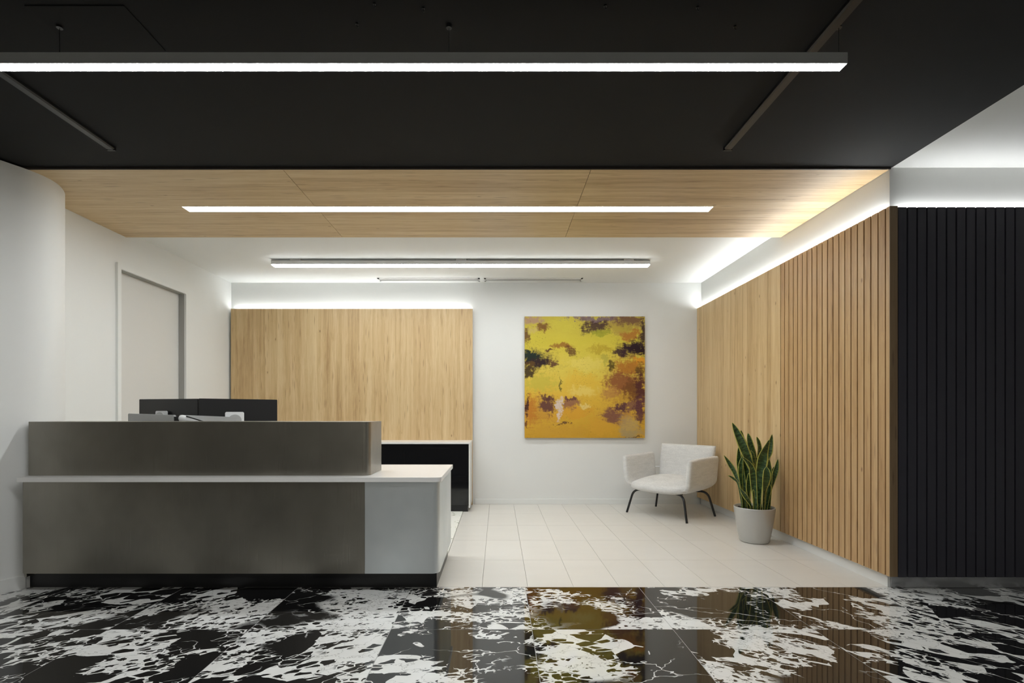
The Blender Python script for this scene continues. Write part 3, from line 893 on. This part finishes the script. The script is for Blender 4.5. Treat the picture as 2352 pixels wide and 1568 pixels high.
# ------------------------------------------------------------------ painting
pw, ph = 1.532, 1.548
painting_mat((pw, ph))
pX, pZ = 0.339, 0.848
plain('canvas_edge', s2l((150, 120, 60)), 0.7, var=0.5, scale=14.0)
pt = thing('painting', 'square abstract painting in yellow, amber and dark purple on the white wall', 'painting', (pX, DB - 0.036, pZ))
boxes('canvas', [(pX, pX + pw, DB - 0.038, DB - 0.034, pZ, pZ + ph)], 'painting', pt)
boxes('stretcher', [(pX + 0.001, pX + pw - 0.001, DB - 0.034, DB - 0.001, pZ + 0.001, pZ + ph - 0.001)], 'canvas_edge', pt)

# ------------------------------------------------------------------ armchair
ch_loc = Vector((1.979, 5.711, 0))
ch_rot = math.radians(-51.5)
chair = thing('armchair', 'pale grey fabric armchair with black tube legs in the corner', 'armchair', ch_loc, None, ch_rot)
WL[chair.name] = Vector((0, 0, 0))     # parts are given in the chair's own space
def pillow(name, A, B, T, fn, n=5.0, k=0.28, N=26, M_=26, mat='fabric', ktop=None, pw_=0.42):
    V, Fc = [], []
    idx = {}
    for side in (1, -1):
        for i in range(N + 1):
            for j in range(M_ + 1):
                s = -math.cos(math.pi * i / N); t = -math.cos(math.pi * j / M_)
                s = 0.55 * s + 0.45 * (2 * i / N - 1); t = 0.55 * t + 0.45 * (2 * j / M_ - 1)
                edge = i in (0, N) or j in (0, M_)
                if edge and side == -1:
                    idx[(side, i, j)] = idx[(1, i, j)]; continue
                kk = k if (t < 0 or ktop is None) else ktop
                a = A * s * math.sqrt(max(0, 1 - kk * (t * s) ** 4)); b = B * t * math.sqrt(max(0, 1 - kk * (t * s) ** 4))
                c = side * T / 2 * (max(0, 1 - abs(s) ** n) * max(0, 1 - abs(t) ** n)) ** pw_
                idx[(side, i, j)] = len(V)
                V.append(fn(a, b, c))
    for side in (1, -1):
        for i in range(N):
            for j in range(M_):
                q = [idx[(side, i, j)], idx[(side, i + 1, j)], idx[(side, i + 1, j + 1)], idx[(side, i, j + 1)]]
                Fc.append(tuple(q if side == 1 else q[::-1]))
    return mesh_obj(name, V, Fc, mat, chair, smooth=True)
# seat: domed cushion
def seat_fn(a, b, c):
    crown = 0.055 * (1 - (a / 0.36) ** 2) * (1 - (b / 0.34) ** 2)
    z = 0.345 + c + (crown if c > 0 else -0.012 * (1 - (a / 0.36) ** 2))
    z += 0.02 * (b / 0.34)
    return (a, b - 0.015 - 0.03 * (1 - (a / 0.36) ** 2) * (1 if b < 0 else 0) * abs(b) / 0.34, z)
pillow('seat', 0.362, 0.335, 0.105, seat_fn, 4.0, 0.30)
def arm_fn(sgn):
    def fn(a, b, c):
        h = (b + 0.19) / 0.38            # 0 bottom .. 1 top
        x = 0.385 + 0.035 * h - 0.085 * max(0, 0.30 - h) ** 2 / 0.09
        z = 0.292 + 0.385 * h
        x += -0.012 * math.cos(a / 0.31 * 1.5)
        return (sgn * (x + c), a - 0.015, z + 0.012 * (a / 0.31))
    return fn
for s in (-1, 1):
    pillow('armrest', 0.300, 0.19, 0.066, arm_fn(s), 10.0, 0.40, ktop=0.06, pw_=0.36)
def back_fn(a, b, c):
    h = (b + 0.235) / 0.47
    y = 0.285 + 0.095 * h - 0.02 * math.cos(a / 0.36 * 1.4)
    return (a * (0.95 + 0.06 * h), y + c, 0.325 + 0.465 * h)
pillow('backrest', 0.352, 0.235, 0.105, back_fn, 5.0, 0.10, ktop=0.03, pw_=0.45)
for sx in (-1, 1):
    V, Fc = tube([(sx * 0.385, 0.262, 0.50), (sx * 0.30, 0.335, 0.50)], 0.008, 10)
    mesh_obj('bracket', V, Fc, 'white_plastic', chair)
for sx in (-1, 1):
    for sy in (-1, 1):
        A0 = Vector((sx * 0.15, sy * 0.17, 0.278)); B0 = Vector((sx * 0.318, sy * 0.248, 0.272)); C0 = Vector((sx * 0.383, sy * 0.292, 0.0))
        path = [A0]
        for q in range(9):
            tt = q / 8
            p_in = B0 + (A0 - B0).normalized() * 0.075; p_out = B0 + (C0 - B0).normalized() * 0.075
            path.append(p_in * (1 - tt) ** 2 + B0 * 2 * tt * (1 - tt) + p_out * tt * tt)
        path.append(C0)
        V, Fc = tube(path, 0.0125, 12)
        lg = mesh_obj('leg', V, Fc, 'black_metal', chair, smooth=True)
        lg.data.set_sharp_from_angle(angle=math.radians(50))
boxes('seat_frame', [(-0.26, 0.26, -0.20, -0.165, 0.268, 0.29), (-0.26, 0.26, 0.165, 0.20, 0.268, 0.29)], 'black_metal', chair)

# ------------------------------------------------------------------ plant
PY = 4.49
PXc = 2.318
pot = thing('plant_pot', 'silver grey tapered pot holding the snake plant', 'plant pot', (PXc, PY, 0))
prof = [(0.0, 0.0), (0.108, 0.0), (0.117, 0.004), (0.123, 0.014), (0.136, 0.075), (0.150, 0.155), (0.162, 0.235), (0.169, 0.285), (0.1705, 0.308), (0.1695, 0.315), (0.166, 0.317), (0.162, 0.314), (0.160, 0.28), (0.15, 0.26)]
V, Fc = lathe(prof, PXc, PY, 64)
mesh_obj('pot_body', V, Fc, 'pot_paint', pot, smooth=True)
bmv, bmf = [], []
NR, NS = 9, 40
bmv.append((PXc, PY, 0.295))
for i in range(1, NR + 1):
    for k in range(NS):
        r = 0.158 * i / NR; a = 2 * math.pi * k / NS
        bmv.append((PXc + r * math.cos(a), PY + r * math.sin(a), 0.292 + random.uniform(-0.006, 0.008)))
for k in range(NS):
    bmf.append((0, 1 + k, 1 + (k + 1) % NS))
for i in range(NR - 1):
    for k in range(NS):
        k2 = (k + 1) % NS
        bmf.append((1 + i * NS + k, 1 + i * NS + k2, 1 + (i + 1) * NS + k2, 1 + (i + 1) * NS + k))
mesh_obj('soil', bmv, bmf, 'soil', pot)
plant = thing('snake_plant', 'snake plant with upright dark green, yellow-edged leaves', 'plant', (PXc, PY, 0.29))
def crop(x, y):
    return 1640 + x / 5.056, 950 + y / 5.056
# tip, mid points.., base (in crop px), width at widest (crop px), depth offset at base / tip, twist
leaves = [
 ([(212, 103), (300, 290), (390, 520), (450, 720), (470, 1080)], 108, -0.02, -0.05, 0.3),
 ([(313, 188), (335, 330), (345, 600), (360, 1070)], 62, 0.06, 0.08, -0.2),
 ([(395, 224), (430, 400), (480, 560), (505, 1080)], 92, 0.03, 0.05, 0.15),
 ([(497, 264), (525, 400), (520, 620), (530, 1080)], 80, 0.07, 0.10, -0.1),
 ([(643, 305), (575, 470), (545, 640), (520, 850), (505, 1095)], 122, -0.07, -0.08, -0.25),
 ([(676, 238), (640, 430), (605, 600), (600, 1075)], 78, 0.02, 0.04, 0.35),
 ([(742, 528), (722, 640), (680, 780), (650, 900), (640, 1070)], 64, 0.01, 0.02, 0.3),
 ([(692, 615), (680, 700), (660, 830), (625, 1070)], 40, 0.05, 0.07, 0.2),
 ([(116, 482), (180, 580), (240, 680), (300, 850), (345, 1070)], 56, 0.0, 0.0, -0.3),
 ([(163, 716), (225, 750), (285, 830), (330, 1075)], 30, -0.04, -0.06, -0.3),
 ([(283, 392), (292, 560), (310, 780), (335, 1070)], 66, 0.04, 0.03, 0.4),
 ([(333, 488), (305, 640), (318, 860), (350, 1075)], 60, -0.01, -0.02, 0.2),
 ([(342, 510), (380, 640), (400, 860), (400, 1075)], 72, 0.05, 0.04, -0.3),
 ([(405, 688), (398, 850), (395, 960), (400, 1080)], 72, -0.05, -0.05, 0.1),
 ([(303, 866), (365, 960), (415, 1040), (445, 1102)], 56, -0.10, -0.12, 0.25),
 ([(610, 615), (608, 740), (580, 900), (570, 1105)], 106, -0.10, -0.10, 0.2),
 ([(640, 520), (640, 680), (645, 860), (640, 1078)], 66, 0.0, -0.01, -0.3),
 ([(335, 505), (430, 620), (455, 780), (470, 940), (490, 1095)], 84, -0.09, -0.09, -0.2),
 ([(430, 425), (458, 520), (470, 760), (470, 1080)], 46, 0.0, 0.02, 0.1),
 ([(600, 760), (640, 860), (625, 980), (600, 1085)], 52, -0.03, -0.03, -0.4),
 ([(455, 880), (458, 970), (462, 1104)], 34, -0.115, -0.115, 0.1),
 ([(520, 1065), (508, 1085), (500, 1108)], 26, -0.12, -0.12, 0.2),
 ([(330, 900), (335, 980), (345, 1080)], 60, -0.03, -0.03, 0.1),
 ([(480, 500), (500, 640), (540, 1085)], 80, 0.02, 0.03, 0.1),
]
def leaf(pts, wpx, d0, d1, tw):
    P = []
    n = len(pts)
    for i, (x, y) in enumerate(pts):
        tt = i / (n - 1)                # 0 tip .. 1 base
        X, Yp = crop(x, y)
        dep = PY + d1 * (1 - tt) + d0 * tt
        P.append(px(X, Yp, dep))
    P = P[::-1]
    base = P[0]
    base.z = min(base.z, 0.31) - 0.03
    ex = base.x - PXc; ey = base.y - PY
    rr = math.hypot(ex, ey)
    if rr > 0.13:
        base.x = PXc + ex * 0.13 / rr; base.y = PY + ey * 0.13 / rr
    # resample
    pts2 = catmull3(P, 7)
    m = len(pts2)
    w = wpx / 5.056 * PY / F * 0.5
    V, Fc, UV = [], [], []
    for i, p in enumerate(pts2):
        t = i / (m - 1)
        prof = min(1.0, 0.50 + 0.75 * t) * (1 - max(0, (t - 0.58) / 0.42) ** 2.0) ** 0.9 if t < 1 else 0.02
        prof = max(prof, 0.02)
        d = (pts2[min(i + 1, m - 1)] - pts2[max(i - 1, 0)]).normalized()
        view = Vector((0, -1, 0))
        ang = tw + 0.55 * math.sin(t * 3.1 + tw * 7)
        side = d.cross(view).normalized()
        side = (Matrix.Rotation(ang, 3, d) @ side).normalized()
        nrm = side.cross(d).normalized()
        for j in range(7):
            u = j / 6
            s = (u - 0.5) * 2
            fold = 0.30 * w * prof * (s * s) - 0.1 * w
            wob = 0.06 * w * math.sin(t * 17 + s * 2 + tw * 20)
            V.append(tuple(p + side * (s * w * prof) + nrm * (fold + wob * abs(s))))
            UV.append((u, t))
    front = len(V)
    for i in range(m - 1):
        for j in range(6):
            Fc.append((i * 7 + j, i * 7 + j + 1, (i + 1) * 7 + j + 1, (i + 1) * 7 + j))
    o = mesh_obj('leaf', V, Fc, 'leaf', plant, smooth=True)
    ul = o.data.uv_layers.new(name='UVMap')
    for lp in o.data.loops:
        ul.data[lp.index].uv = UV[lp.vertex_index]
    md = o.modifiers.new('thickness', 'SOLIDIFY'); md.thickness = 0.003; md.offset = 0
    return o
def catmull3(P, n):
    out = []
    for i in range(len(P) - 1):
        p0 = P[max(i - 1, 0)]; p1 = P[i]; p2 = P[i + 1]; p3 = P[min(i + 2, len(P) - 1)]
        for k in range(n):
            t = k / n
            out.append(0.5 * (2 * p1 + (p2 - p0) * t + (2 * p0 - 5 * p1 + 4 * p2 - p3) * t * t + (3 * p1 - p0 - 3 * p2 + p3) * t ** 3))
    out.append(P[-1].copy())
    return out
for L in leaves:
    leaf(*L)
